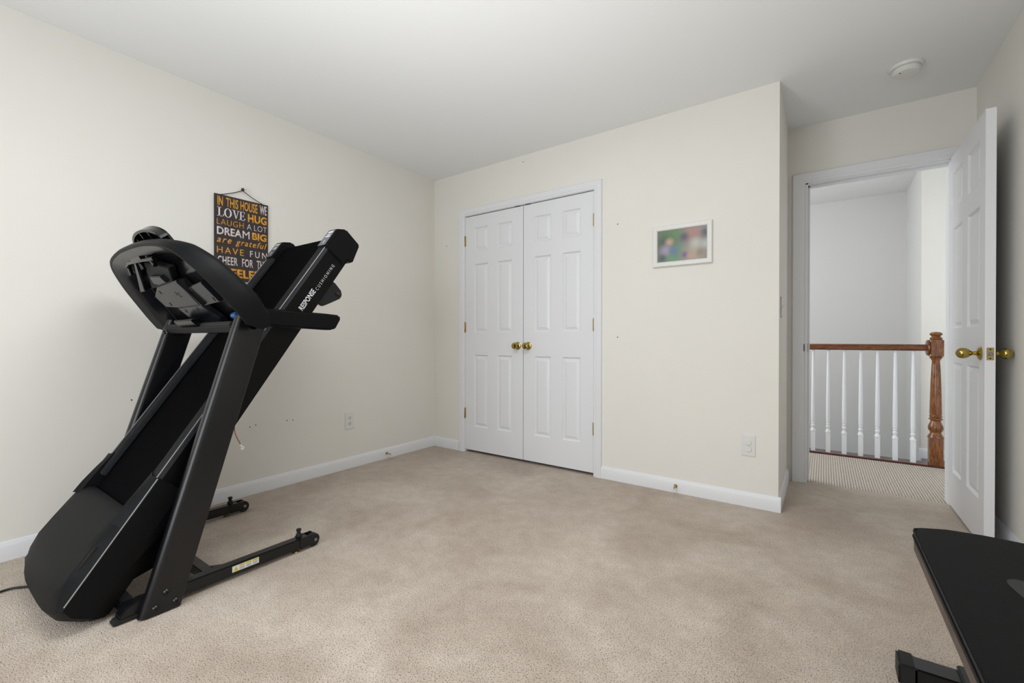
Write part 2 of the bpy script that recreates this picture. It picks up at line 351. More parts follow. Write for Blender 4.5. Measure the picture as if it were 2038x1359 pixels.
# ---------------------------------------------------------------- doors
def rect_ring(bm, pts, r0, r1):
    for i in range(4):
        j = (i + 1) % 4; bm.faces.new((r0[i], r0[j], r1[j], r1[i]))
def leaf_mesh(W, Hh, xs, zs, th=.035):
    """six-panel door, x 0..W, z 0..Hh, front y=0 facing -y, back y=th"""
    b = nb(); X = [0] + [v for p in xs for v in p] + [W]; Z = [0] + [v for p in zs for v in p] + [Hh]
    for side in (0, 1):
        f = lambda x, z, d: b.verts.new(I3(x, d if side == 0 else th - d, z))
        for i in range(len(X) - 1):
            for j in range(len(Z) - 1):
                x0, x1, z0, z1 = X[i], X[i + 1], Z[j], Z[j + 1]
                if i % 2 == 1 and j % 2 == 1:
                    rings = []
                    for ins, d in ((0, 0), (.009, .011), (.015, .011), (.036, .003)):
                        rings.append([f(x0 + ins, z0 + ins, d), f(x1 - ins, z0 + ins, d), f(x1 - ins, z1 - ins, d), f(x0 + ins, z1 - ins, d)])
                    for A, B in zip(rings, rings[1:]): rect_ring(b, None, A, B)
                    b.faces.new(rings[-1])
                else: b.faces.new((f(x0, z0, 0), f(x1, z0, 0), f(x1, z1, 0), f(x0, z1, 0)))
    for (x0, z0), (x1, z1) in (((0, 0), (W, 0)), ((W, 0), (W, Hh)), ((W, Hh), (0, Hh)), ((0, Hh), (0, 0))):
        b.faces.new([b.verts.new(I3(*p)) for p in ((x0, 0, z0), (x1, 0, z1), (x1, th, z1), (x0, th, z0))])
    bmesh.ops.remove_doubles(b, verts=b.verts, dist=1e-5)
    return b
ZS = [(.205, .825), (1.015, 1.605), (1.715, 1.918)]
def hinge_bm(T, hgt=.088):
    b = nb(); box(b, (-.011, -.002, -hgt / 2), (.011, .001, hgt / 2), .0006, T)
    t = nb(); lathe(t, [(0, -hgt / 2 - .004), (.003, -hgt / 2 - .003), (.0055, -hgt / 2), (.0055, hgt / 2), (.003, hgt / 2 + .003), (0, hgt / 2 + .004)], (0, -.005, 0), (0, 0, 1), 12); xform(t, T)
    merge(b, t)
    for z in (-.027, 0, .027): box(b, (-.0062, -.0112, z - .0008), (.0062, .0, z + .0008), 0, T)
    return b
cw = (CX1 - CX0 - .006 - .004) / 2
for k in (0, 1):
    x0 = CX0 + .003 + .0008 if k == 0 else CX1 - .003 - .0008 - cw + .001
    b = leaf_mesh(cw - .002, CT - .032, [(.096, .246), (.346, .496)] if k == 0 else [(.100, .250), (.350, .500)], ZS)
    xform(b, lambda x, y, z: I3(x0 + x, YB + .002 + y, z + .022))
    d = struct('door_%d' % (k + 1), b, 'white', 20)
    kx = -2.008 if k == 0 else -1.908
    b = nb(); lathe(b, [(0, 0), (.031, 0), (.031, .003), (.024, .008), (.012, .011), (.010, .022), (.013, .028), (.0225, .034), (.027, .043), (.027, .050), (.022, .058), (.010, .062), (0, .0625)], (kx, YB + .002, .928), (0, -1, 0)); link('door_knob', b, 'brass', d)
    hx = CX0 + .002 if k == 0 else CX1 - .002
    for hz in (1.835, 1.085, .338): link('door_hinge', hinge_bm(lambda x, y, z: I3(hx + x * .75 + (-.004 if k == 0 else .001), YB + y, hz + z)), 'oldbrass', d)
    # ball catch at the head
    b = nb(); cx = -1.958 + (-.055 if k == 0 else .045); box(b, (cx - .022, YB - .002, CT - .009), (cx + .022, YB + .02, CT - .003), .001); link('catch_plate', b, 'rubber', d)
# room door, swung open against the right wall
LW = .702; fx = .604
b = leaf_mesh(LW, 2.028, [(.090, .310), (.420, .622)], [(.205, .835), (1.03, 1.605), (1.715, 1.922)])
xform(b, lambda x, y, z: I3(fx + y, 2.922 + x, z + .014))
d3 = struct('door_3', b, 'white', 20)
KP = [(0, 0), (.0325, 0), (.033, .003), (.027, .009), (.014, .013), (.009, .019), (.0085, .028), (.012, .033), (.019, .040), (.0245, .050), (.0262, .060), (.0245, .071), (.018, .080), (.008, .085), (0, .086)]
b = nb(); lathe(b, KP, (fx, 2.985, .915), (-1, 0, 0)); k1 = link('door_knob', b, 'brass', d3)
b = nb(); lathe(b, [(r, h * .80) for r, h in KP], (fx + .035, 2.985, .915), (1, 0, 0)); link('door_knob', b, 'brass', d3)
b = nb(); box(b, (fx + .006, 2.9205, .885), (fx + .030, 2.9225, .943), .0009); lp = link('latch_plate', b, 'oldbrass', d3)
b = nb(); lathe(b, [(0, 0), (.0085, 0), (.0085, .006), (.006, .009), (0, .009)], (fx + .018, 2.922, .914), (0, -1, 0), 20); link('latch_bolt', b, 'steel', lp)
for z in (.893, .935):
    b = nb(); lathe(b, [(0, 0), (.003, 0), (.003, .0022), (0, .0022)], (fx + .018, 2.9212, z), (0, -1, 0), 10); link('screw', b, 'dark', lp)
b = nb(); box(b, (DX0 + .0115, YD + .004, .895), (DX0 + .0135, YD + .04, .955), .0005); box(b, (DX0 - .010, YD - .0135, .900), (DX0 - .004, YD - .010, .950), .001); link('strike_plate', b, 'darkbrass', bpy.data.objects['trim_5'])
for hz in (1.83, 1.02, .24):
    b = nb(); lathe(b, [(0, -.045), (.006, -.044), (.006, .044), (0, .045)], (fx + .034, 3.630, hz), (0, 0, 1), 12); link('door_hinge', b, 'oldbrass', d3)

# ---------------------------------------------------------------- small wall fittings
def outlet(name, label, T, capped):
    t = thing(name, label, 'outlet', T(0, 0, 0))
    b = nb(); box(b, (-.038, -.004, -.062), (.038, .006, .062), .003, T); link('cover_plate', b, 'plastic', t)
    for z in ((.0185, -.0185) if capped else (.021, -.021)):
        b = nb(); p = [(.0172 * math.cos(a), z + (.0172 if capped else .0145) * math.sin(a) * 1.0) for a in [2 * PI * k / 24 for k in range(24)]]
        prism(b, [(x, q) for x, q in p], .005, .0085 if not capped else .0115, lambda a, x, q: T(x, a, q), .0008)
        r = link('safety_cap' if capped else 'receptacle', b, 'plastic', t)
        if not capped:
            b = nb(); box(b, (-.0080, .008, z + .000), (-.0045, .0089, z + .009), 0, T); box(b, (.0045, .008, z + .001), (.0080, .0089, z + .008), 0, T)
            q = nb(); xform(lathe(q, [(0, 0), (.0034, 0), (.0034, .001), (0, .001)], (0, 0, 0), (0, 1, 0), 12), lambda x, y, zz: T(x, y + .008, zz + z - .0065)); merge(b, q)
            link('slot', b, 'dark', r)
    b = nb(); q = lathe(nb(), [(0, 0), (.0028, 0), (.0022, .0012), (0, .0014)], (0, 0, 0), (0, 1, 0), 10); xform(q, lambda x, y, z: T(x, y + .006, z)); merge(b, q); link('screw', b, 'plastic', t)
outlet('wall_outlet', 'white duplex outlet low on the left wall, open slots, above baseboard', lambda x, y, z: I3(XL + y, 2.022 + x, .360 + z), False)
outlet('wall_outlet', 'white outlet with safety caps low on the closet wall near the outer corner', lambda x, y, z: I3(-.362 + x, YB - y, .358 + z), True)
t = thing('light_switch', 'white toggle light switch seen edge-on on the narrow return wall', 'switch', (XC, 3.04, 1.17))
TS = lambda x, y, z: I3(XC + y, 3.045 - x, 1.172 + z)
b = nb(); box(b, (-.036, 0, -.060), (.036, .006, .060), .003, TS); link('cover_plate', b, 'plastic', t)
b = nb(); prism(b, [(0.004, -.010), (.008, -.008), (.020, .004), (.019, .009), (.004, .010)], -.0045, .0045, lambda a, p, q: TS(a, p, q), .001); link('toggle', b, 'plastic', t)
def stop(label, T):
    t = thing('door_stop', label, 'door stop', T(0, 0, 0))
    b = nb(); q = lathe(nb(), [(0, 0), (.011, 0), (.011, .004), (.007, .008), (0, .008)], (0, 0, 0), (0, 1, 0), 16); xform(q, T); merge(b, q); link('base', b, 'oldbrass', t)
    b = nb(); pts = [T(.0045 * math.cos(k * .9), .008 + k * .00052, .0045 * math.sin(k * .9) - .00003 * k) for k in range(110)]; tube(b, pts, .0012, 6); link('spring', b, 'oldbrass', t)
    b = nb(); q = lathe(nb(), [(0, 0), (.006, 0), (.007, .004), (.006, .012), (0, .013)], (0, .064, 0), (0, 1, 0), 14); xform(q, lambda x, y, z: T(x, y, z - .003)); merge(b, q); link('tip', b, 'plastic', t)
stop('brass spring door stop on the baseboard of the left wall', lambda x, y, z: I3(XL + .013 + y, 2.36 + x, .046 + z))
stop('brass spring door stop on the baseboard of the closet wall', lambda x, y, z: I3(-.772 + x, YB - .013 - y, .045 + z))
# smoke detector
t = thing('smoke_detector', 'round white smoke detector on the ceiling above the open room door', 'smoke detector', (.352, 3.145, H))
b = nb(); lathe(b, [(0, 0), (.073, 0), (.074, .004), (.070, .014), (.062, .016), (0, .016)], (.352, 3.145, H), (0, 0, -1), 40); link('base', b, 'plastic', t)
b = nb(); lathe(b, [(0, .014), (.056, .014), (.056, .020), (.061, .022), (.060, .033), (.052, .041), (.02, .044), (0, .044)], (.352, 3.145, H), (0, 0, -1), 40); cv = link('cover', b, 'plastic', t)
b = nb(); lathe(b, [(0, 0), (.003, 0), (.003, .002), (0, .002)], (.325, 3.115, H - .0425), (0, 0, -1), 10); link('indicator', b, 'dark', cv)

# framed photo
PX0, PX1, PZ0, PZ1 = -.922, -.560, 1.450, 1.713
t = thing('picture_frame', 'white framed collage of blurred family photos on the closet wall', 'picture', ((PX0 + PX1) / 2, YB, PZ0))
prof = [(0, 0), (0, .014), (.004, .018), (.024, .018), (.030, .014), (.032, .006), (.032, 0)]
b = nb(); R = []
for cx, sx, cz, sz in ((PX0, 1, PZ0, 1), (PX0, 1, PZ1, -1), (PX1, -1, PZ1, -1), (PX1, -1, PZ0, 1)):
    R.append([b.verts.new(I3(cx + sx * d, YB - tt, cz + sz * d)) for d, tt in prof])
for i in range(4):
    A, B = R[i], R[(i + 1) % 4]
    for k in range(len(prof)): b.faces.new((A[k], A[(k + 1) % len(prof)], B[(k + 1) % len(prof)], B[k]))
link('frame', b, 'plastic', t, 20)
b = nb(); box(b, (PX0 + .030, YB - .008, PZ0 + .030), (PX1 - .030, YB - .003, PZ1 - .030)); link('photo_print', b, 'photo', t, 0)

# lettered sign
SY0, SY1, SZ0, SZ1 = 1.110, 1.417, 1.334, 1.840
t = thing('wall_sign', 'dark wooden sign with gold and cream lettering hung above the treadmill', 'sign', (XL, 1.26, SZ0))
b = nb(); box(b, (XL + .001, SY0, SZ0), (XL + .012, SY1, SZ1), .0012); brd = link('board', b, 'signboard', t, 0)
SH = SZ1 - SZ0; SW = SY1 - SY0
def line(words, top, bot):
    for s, x0, x1, m, bold, shear, spc in words:
        hgt = (bot - top) * SH; bm = text_mesh(s, (x1 - x0) * SW, hgt, bold, shear, spc, .0008)
        z0 = SZ1 - bot * SH
        xform(bm, lambda x, y, z: I3(XL + .012 + z, SY0 + x0 * SW + x, z0 + y)); link('lettering', bm, m, brd, 0)
line([('IN', .05, .145, 'signgold', .02, 0, 1), ('THIS', .20, .42, 'signgold', .015, 0, 1), ('HOUSE', .46, .79, 'signgold', .015, 0, 1), ('WE', .83, .97, 'signwhite', .02, 0, 1)], .022, .135)
line([('HUG', .60, .97, 'signgold', .035, 0, 1.05)], .160, .262)
line([('LAUGH', .04, .52, 'signgold', -.012, 0, 1.1), ('A', .58, .67, 'signwhite', -.012, 0, 1), ('LOT', .72, .97, 'signwhite', -.012, 0, 1.1)], .285, .355)
line([('DREA', .04, .485, 'signwhite', .026, 0, 1), ('M', .50, .63, 'signwhite', 0, 0, 1), ('BIG', .68, .97, 'signgold', .035, 0, 1)], .380, .472)
line([('are', .04, .30, 'signgold', .01, .35, 1.25)], .512, .566)
line([('grateful', .37, .97, 'signgold', .01, .35, 1.2)], .492, .590)
line([('HAVE', .04, .52, 'signgold', .0, 0, 1.3), ('FUN', .64, .97, 'signwhite', .0, 0, 1.4)], .612, .688)
line([('CHEER', .05, .41, 'signwhite', .015, 0, 1.05), ('FOR', .49, .70, 'signwhite', .015, 0, 1.05), ('THE', .77, .96, 'signwhite', .015, 0, 1.05)], .722, .822)
line([('STEELERS', .05, .95, 'signgold', .04, 0, 1.06)], .858, .965)
# LOVE with serifs, drawn letter by letter
def poly_letter(polys, x0, top, bot):
    b = nb(); hgt = (bot - top) * SH; z0 = SZ1 - bot * SH
    for P in polys: prism(b, P, 0, .0008, lambda a, p, q: I3(XL + .012 + a, SY0 + x0 * SW + p * hgt, z0 + q * hgt))
    link('lettering', b, 'signwhite', brd, 0)
seg = lambda x0, z0, x1, z1: [(x0, z0), (x1, z0), (x1, z1), (x0, z1)]
LT, LB = .150, .258
poly_letter([seg(.0, 0, .62, .06), seg(.0, .94, .38, 1), seg(.12, 0, .27, 1), [(.5, 0), (.62, 0), (.66, .3), (.60, .3), (.56, .06), (.5, .06)]], .045, LT, LB)
O = [(.38 + .38 * math.cos(a), .5 + .5 * math.sin(a)) for a in [2 * PI * k / 32 for k in range(32)]]; Oi = [(.38 + .22 * math.cos(a), .5 + .44 * math.sin(a)) for a in [2 * PI * k / 32 for k in range(32)]]
poly_letter([[O[k], O[(k + 1) % 32], Oi[(k + 1) % 32], Oi[k]] for k in range(32)], .165, LT, LB)
poly_letter([seg(.0, .94, .34, 1), seg(.52, .94, .78, 1), [(.10, 1), (.26, 1), (.45, .18), (.40, 0)], [(.40, 0), (.46, .1), (.69, 1), (.62, 1)]], .305, LT, LB)
poly_letter([seg(.0, 0, .6, .06), seg(.0, .94, .58, 1), seg(.11, 0, .25, 1), seg(.2, .47, .45, .53), seg(.43, .38, .48, .62), [(.5, 0), (.6, 0), (.64, .28), (.58, .28)], [(.52, 1), (.58, 1), (.58, .74), (.53, .74)]], .435, LT, LB)
b = nb()
pk = I3(XL + .016, 1.262, 1.893)
for e in (I3(XL + .014, SY0 + .025, SZ1 - .004), I3(XL + .014, SY1 - .030, SZ1 - .004)):
    pts = [e.lerp(pk, k / 16) + I3(.0006 * math.sin(k * 3), 0, .0006 * math.cos(k * 3) - .004 * math.sin(PI * k / 16)) for k in range(17)]; tube(b, pts, .0024, 7)
link('hanging_cord', b, 'rope', t)
b = nb(); lathe(b, [(0, 0), (.007, .0), (.0085, .006), (.006, .012), (0, .014)], (XL + .012, 1.262, 1.900), (1, 0, 0), 10); tube(b, [(XL + .001, 1.262, 1.9), (XL + .02, 1.262, 1.9)], .0025, 8)
for k in range(5):
    a = k * 1.3; tube(b, [pk + I3(.004, 0, .004), pk + I3(.006, .011 * math.cos(a), .007 + .011 * math.sin(a))], .002, 6)
link('knot_and_nail', b, 'rope', t)

# ---------------------------------------------------------------- hall railing
t = thing('stair_railing', 'oak and white stair railing with turned newel post seen through the doorway', 'railing', (.25, 4.69, 0))
RY = 4.69
b = nb(); prism(b, [(-.030, .902), (-.022, .894), (.022, .894), (.030, .902), (.030, .930), (.022, .942), (0, .946), (-.022, .942), (-.030, .930)], -1.6, .69, lambda a, p, q: I3(a, RY + p, q), .002); link('handrail', b, 'oakx', t)
NX = .707
def square(b, x, y, z0, z1, hw, ch=.006):
    poly = [(-hw + ch, -hw), (hw - ch, -hw), (hw, -hw + ch), (hw, hw - ch), (hw - ch, hw), (-hw + ch, hw), (-hw, hw - ch), (-hw, -hw + ch)]
    lv = [(z0, 1), (z1, 1)]; prism(b, poly, z0, z1, lambda a, p, q: I3(x + p, y + q, a), 0)
nw = nb(); square(nw, NX, RY, .010, .225, .040)
lathe(nw, [(.050, .222), (.044, .235), (.037, .249), (.034, .256), (.032, .262), (.0335, .266), (.044, .285), (.0455, .300), (.042, .318), (.033, .340), (.030, .352), (.034, .358), (.0405, .363), (.0405, .370), (.033, .376), (.0365, .382), (.0385, .388), (.0345, .394), (.036, .41), (.0345, .50), (.031, .65), (.026, .78), (.0235, .815), (.028, .828), (.037, .840), (.040, .846), (.034, .853)], (NX, RY, 0), (0, 0, 1), 32)
square(nw, NX, RY, .852, .978, .040)
lathe(nw, [(.040, .974), (.040, .980), (.033, .984), (.038, .990), (.038, .994), (.030, .999), (.026, 1.006), (.029, 1.012), (.036, 1.018), (.038, 1.024), (.034, 1.033), (.022, 1.040), (0, 1.043)], (NX, RY, 0), (0, 0, 1), 32)
link('newel_post', nw, 'oakz', t)
b = nb(); lathe(b, [(0, 0), (.058, 0), (.062, .004), (.060, .012), (.052, .016), (0, .016)], (NX - .040, RY, .918), (-1, 0, 0), 28); link('rail_rosette', b, 'oakx', t)
def baluster(x):
    b = nb(); box(b, (x - .0165, RY - .0165, .010), (x + .0165, RY + .0165, .193), .001)
    lathe(b, [(.0215, .185), (.0165, .200), (.0125, .210), (.0115, .214), (.0155, .222), (.0165, .232), (.0130, .243), (.0115, .248), (.0150, .252), (.0155, .257), (.0125, .262), (.0150, .268), (.0155, .274), (.0158, .290), (.0160, .33), (.0150, .45), (.0125, .65), (.0102, .85), (.0100, .900)], (x, RY, 0), (0, 0, 1), 18)
    return link('baluster', b, 'white', t)
bx = [-.078, .029, .140, .250, .358, .468, .576]
for x in bx: baluster(x)
for x in (-.187, -.296): baluster(x)

# ---------------------------------------------------------------- treadmill
TM = thing('treadmill', 'black folding treadmill standing folded against the left wall', 'treadmill', (-2.32, .75, 0))
YZ = lambda a, p, q: I3(a, p, q)
UC = -2.325
near_u = (-1.968, -1.918); far_u = (2 * UC - near_u[1], 2 * UC - near_u[0])
for side, (xa, xb) in (('n', near_u), ('f', far_u)):
    b = nb(); sect = []
    for cx, cy, r, a0 in ((xb - .021, .021, .021, -90), (xb - .006, .120 - .006, .006, 0), (xa + .006, .120 - .006, .006, 90), (xa + .021, .021, .021, 180)):
        for k in range(7): a = math.radians(a0 + 15 * k); sect.append((cx + r * math.cos(a), cy + r * math.sin(a)))
    rows = [[b.verts.new(I3(x, .494 + y + .2945 * z, z)) for x, y in sect] for z in (.004, .4, .8, 1.075)]
    for A, B in zip(rows, rows[1:]):
        for k in range(len(sect)): b.faces.new((A[k], A[(k + 1) % len(sect)], B[(k + 1) % len(sect)], B[k]))
    b.faces.new(rows[0][::-1]); b.faces.new(rows[-1])
    u = link('upright', b, 'metalblk', TM, 50)
    ox = xb if side == 'n' else xa; dx = 1 if side == 'n' else -1
    for (y, z) in ((.572, .072), (.600, .028), (.540, .028)):
        b = nb(); lathe(b, [(0, -.002), (.0115, -.002), (.0115, .002), (.008, .006), (.004, .0065), (.004, .003), (0, .003)], (ox, y, z), (dx, 0, 0), 18); link('bolt', b, 'metalblk', u)
for side in (1, -1):
    # base rail with wheel, levelling screw and the slanted front foot
    cx = -1.978 if side == 1 else -2.690; hw = .022
    b = nb(); prism(b, [(.448, .016), (1.130, .016), (1.130, .062), (.505, .062), (.470, .050), (.448, .026)], cx - hw, cx + hw, YZ, .004)
    rl = link('base_rail', b, 'metalblk', TM)
    b = nb(); prism(b, [(.432, .004), (.52, .004), (.52, .018), (.445, .018)], cx - hw - .002, cx + hw + .002, YZ, .003); link('rubber_foot', b, 'rubber', rl)
    b = nb(); prism(b, [(1.085, .016), (1.16, .016), (1.172, .024), (1.172, .054), (1.16, .064), (1.085, .064)], cx + hw - .004, cx + hw + .003, YZ, .001); prism(b, [(1.085, .016), (1.16, .016), (1.172, .024), (1.172, .054), (1.16, .064), (1.085, .064)], cx - hw - .003, cx - hw + .004, YZ, .001); link('wheel_bracket', b, 'metalblk', rl)
    b = nb(); lathe(b, [(0, -.016), (.026, -.016), (.029, -.012), (.029, .012), (.026, .016), (0, .016)], (cx, 1.158, .0305), (1, 0, 0), 26); link('wheel', b, 'rubber', rl)
    b = nb(); lathe(b, [(0, 0), (.007, 0), (.007, .004), (.003, .005), (0, .005)], (cx + hw + .003, 1.158, .036), (1, 0, 0), 14); link('axle_bolt', b, 'steel', rl)
    kx = cx - .012
    b = nb(); lathe(b, [(0, 0), (.013, 0), (.014, .006), (.012, .014), (.008, .018), (.008, .026), (.011, .028), (.011, .036), (.008, .038), (0, .038)], (kx, 1.098, .060), (0, 0, 1), 14); link('levelling_knob', b, 'rubber', rl)
    b = nb(); lathe(b, [(0, 0), (.016, 0), (.018, .004), (.014, .008), (.006, .009), (.006, .018), (0, .018)], (cx, 1.075, .001), (0, 0, 1), 18); link('levelling_foot', b, 'oldbrass', rl)
    if side == 1:
        lx = cx + hw
        b = nb(); box(b, (lx, .802, .030), (lx + .0008, .905, .054)); lb = link('warning_label', b, 'labelw', rl, 0)
        b = nb(); box(b, (lx + .0008, .828, .046), (lx + .0012, .8505, .053)); box(b, (lx + .0008, .8535, .046), (lx + .0012, .8765, .053)); box(b, (lx + .0008, .8795, .046), (lx + .0012, .903, .053))
        prism(b, [(.805, .032), (.826, .032), (.8155, .052)], lx + .0008, lx + .0012, YZ); link('yellow_band', b, 'labely', lb, 0)
        b = nb()
        for y in (.829, .8545, .8805):
            for z in (.0335, .0375, .0415): box(b, (lx + .0008, y, z), (lx + .0012, y + .019, z + .0018))
            box(b, (lx + .0012, y + .003, .0485), (lx + .0015, y + .017, .0505))
        prism(b, [(.8135, .0345), (.8175, .0345), (.8165, .045), (.8145, .045)], lx + .0012, lx + .0015, YZ); link('print', b, 'grey', lb, 0)
b = nb(); box(b, (-2.668, .712, .018), (-2.0, .752, .058), .003); prism(b, [(-2.0, .752), (-2.0, .79), (-2.01, .79), (-2.04, .752)], .022, .056, lambda a, p, q: I3(p, q, a), .002)
box(b, (-2.668, .462, .02), (-2.0, .502, .056), .003)
link('cross_bar', b, 'metalblk', TM)

# deck: s along the belt (up), n outwards from the belt
DY, DZ = .5708, .8211
def DK(x, s, n): return I3(x, .318 + DY * s - DZ * n, .102 + DZ * s + DY * n)
DC = -2.297; HWD = .292
dk = nb()
for sg in (1, -1):
    xo = DC + sg * HWD; xi = DC + sg * (HWD - .028)
    prism(dk, [(.20, -.006), (.28, -.012), (1.665, -.010), (1.665, -.132), (.25, -.132), (.12, -.10)], min(xo, xi), max(xo, xi), DK, .005)
box(dk, (DC - HWD + .03, .15, -.10), (DC + HWD - .03, 1.66, -.030), .002, DK)
for s in (.35, .8, 1.2): box(dk, (DC - HWD + .02, s, -.128), (DC + HWD - .02, s + .05, -.095), .002, DK)
deck = link('deck_frame', dk, 'deckside', TM)
# belt: wraps the rear roller
b = nb(); prof = [(.30, -.022), (1.66, -.022)] + [(1.705 + .030 * math.sin(a), -.052 + .030 * math.cos(a)) for a in [PI * k / 12 for k in range(0, 13)]] + [(1.66, -.086), (.30, -.086)]
prism(b, prof, DC - .232, DC + .232, DK, 0); link('running_belt', b, 'belt', TM, 40)
for sg in (1, -1):
    xo = DC + sg * (HWD + .002); xi = DC + sg * (HWD - .066)
    x0, x1 = min(xo, xi), max(xo, xi)
    b = nb(); prism(b, [(.36, -.020), (1.64, -.020), (1.64, 0), (.36, 0)], x0, x1, DK, .004); fr = link('foot_rail', b, 'footrail', TM)
    b = nb()
    for k in range(5):
        c = DC + sg * (HWD - .014 - k * .0105); box(b, (c - .0028, .37, -.001), (c + .0028, 1.63, .0022), .0006, DK)
    link('grip_ribs', b, 'rubber', fr)
    b = nb(); box(b, (DC + sg * (HWD - .0025) - .0012, .30, -.0005), (DC + sg * (HWD - .0025) + .0012, 1.62, .0028), .0004, DK); link('pinstripe', b, 'silver', fr)
    # rear end cap
    o0, o1 = sorted((DC + sg * (HWD + .010), DC + sg * (HWD - .068)))
    b = nb(); prism(b, [(1.610, -.118), (1.618, .010), (1.735, .010), (1.772, -.030), (1.762, -.135), (1.655, -.156), (1.640, -.118)], o0, o1, DK, .007, 3); cp = link('rear_end_cap', b, 'black', TM)
    b = nb(); box(b, (o0 + .006, 1.625, .0098), (o1 - .008, 1.735, .0106), 0, DK); st = link('sticker', b, 'grey', cp, 0)
    st.data.materials[0] = mat('dark_grey_sticker', (92, 96, 104), .3)
    b = nb()
    xs_ = (o0 + o1) / 2
    for s0, s1, wd in ((1.640, 1.662, .004), (1.682, 1.690, .036), (1.696, 1.702, .030), (1.712, 1.722, .040)): box(b, (xs_ - wd / 2, s0, .0104), (xs_ + wd / 2, s1, .0112), 0, DK)
    link('print', b, 'textw', st, 0)
    # latch bracket below the deck frame
    if sg == 1:
        b = nb(); prism(b, [(1.51, -.10), (1.515, -.15), (1.505, -.196), (1.492, -.212), (1.470, -.216), (1.452, -.206), (1.40, -.176), (1.375, -.160), (1.37, -.10)], DC + HWD - .032, DC + HWD - .012, DK, .004); br = link('latch_bracket', b, 'metalblk', TM)
        b = nb(); q = lathe(nb(), [(0, 0), (.011, 0), (.011, .005), (.007, .009), (0, .009)], (0, 0, 0), (1, 0, 0), 16); xform(q, lambda x, y, z: DK(DC + HWD - .012 + x, 1.478 + y, -.190 + z)); merge(b, q); link('bolt', b, 'rubber', br)
# lettering on the near side of the frame
b = text_mesh('RESPONSE', .118, .026, .02, 0, 1, .0006); xform(b, lambda x, y, z: DK(DC + HWD + z, 1.288 + x, -.088 + y)); link('lettering', b, 'textw', deck, 0)
b = text_mesh('CUSHIONING', .160, .0155, -.012, 0, 1.6, .0006); xform(b, lambda x, y, z: DK(DC + HWD + z, 1.416 + x, -.091 + y)); link('lettering', b, 'textw', deck, 0)

# motor hood: lofted cover
HC = -2.308
def hood():
    b = nb(); HW = .316
    S = [0, .03, .06, .11, .17, .23, .262, .28, .30, .312]
    hn = [-.004, .014, .028, .038, .034, .028, .024, .018, .004, -.014]     # height of the top face along the hood
    ws = [-1, -.975, -.85, -.7, -.5, -.25, 0, .25, .5, .7, .85, .975, 1]
    rows = []
    for i, s in enumerate(S):
        row = []
        for wv in ws:
            a = abs(wv); x = HC + wv * HW
            front = -.048 * (1 - a ** 4)
            ss = front * (1 - s / .28) + s if s < .28 else s
            k = 1 - .22 * a * a
            n = hn[i] * k if a <= .86 else (.003 if a < 1 else -.002)
            if a > .86 and i == 9: n = -.004
            row.append((x, ss, n))
        rows.append(row)
    f1 = [(x - (wv * .004), s - .016, -.040) for (x, s, n), wv in zip(rows[0], ws)]
    f2_ = [(x - (wv * .012), s - .012, -.101) for (x, s, n), wv in zip(rows[0], ws)]
    V = [[b.verts.new(DK(*p)) for p in r] for r in [f2_, f1] + rows]
    for A, B in zip(V, V[1:]):
        for k in range(len(ws) - 1): b.faces.new((A[k], A[k + 1], B[k + 1], B[k]))
    for k in (0, -1):
        sx = -1 if k == 0 else 1
        low = [V[0][k], V[0][k], V[0][k]] + [b.verts.new(DK(r[k][0] - sx * .012, r[k][1], -.101)) for r in rows[1:]]
        for i in range(1, len(V)):
            vs = []
            for v in (V[i - 1][k], V[i][k], low[i], low[i - 1]):
                if v not in vs: vs.append(v)
            if len(vs) > 2: b.faces.new(vs)
    return b
hd = link('motor_hood', hood(), 'hood', TM, 28)
# shoulder covers running up beside the belt, below the foot rails
for sg in (1, -1):
    x_o = HC + sg * .316; x_i = HC + sg * .244
    b = nb()
    A = [(x_o, .0), (x_o - sg * .004, .004), (HC + sg * .276, .026), (x_i, .004), (x_i, -.03)]
    secs = []
    for s, kk in ((.262, 1.0), (.31, .95), (.38, .62), (.442, .18)):
        secs.append([b.verts.new(DK(x_o - sg * .012, s - .01, -.101)), b.verts.new(DK(x_o, s, -.003)), b.verts.new(DK(x_o - sg * .005, s, .002)), b.verts.new(DK(HC + sg * .272, s, .004 + .024 * kk)), b.verts.new(DK(x_i, s + .012, .004 + .010 * kk)), b.verts.new(DK(x_i - sg * .001, s + .012, -.03))])
    for P, Q in zip(secs, secs[1:]):
        for k in range(5): b.faces.new((P[k], P[k + 1], Q[k + 1], Q[k]))
    b.faces.new(secs[-1]); b.faces.new(secs[0][::-1])
    link('shoulder_cover', b, 'hood', TM, 25)
    b = nb(); box(b, (x_o - sg * .003 - .001, .01, -.001), (x_o - sg * .003 + .001, .44, .0026), .0004, DK); link('pinstripe', b, 'silver', hd)
b = nb()
for sg in (1,):
    prism(b, [(HC + .266, .095), (HC + .282, .105), (HC + .288, .185), (HC + .282, .185)], .012, .0245, lambda a, p, q: DK(p, q, a), 0)
link('vent_slot', b, 'dark', hd, 0)
b = nb(); prism(b, [(-.03, -.10), (.75, -.10), (.75, -.135), (.55, -.16), (-.005, -.148)], HC - .27, HC + .283, DK, .006); link('belly_pan', b, 'deckside', TM)
b = nb(); prism(b, [(.10, -.14), (.55, -.16), (.42, -.24), (.20, -.22)], -2.06, -2.03, DK, .004)
tube(b, [DK(-2.20, .45, -.15), I3(-2.20, .66, .06)], .022, 14)
link('lift_bracket', b, 'deckside', TM)
# power cord
b = nb(); pts = catmull([(-2.50, .40, .05), (-2.51, .345, .022), (-2.54, .315, .008), (-2.575, .275, .007), (-2.575, .235, .007), (-2.56, .18, .007), (-2.56, .05, .007), (-2.62, -.15, .007), (-2.8, -.5, .007)], 6); tube(b, pts, .0045, 8); link('power_cord', b, 'cord', TM)
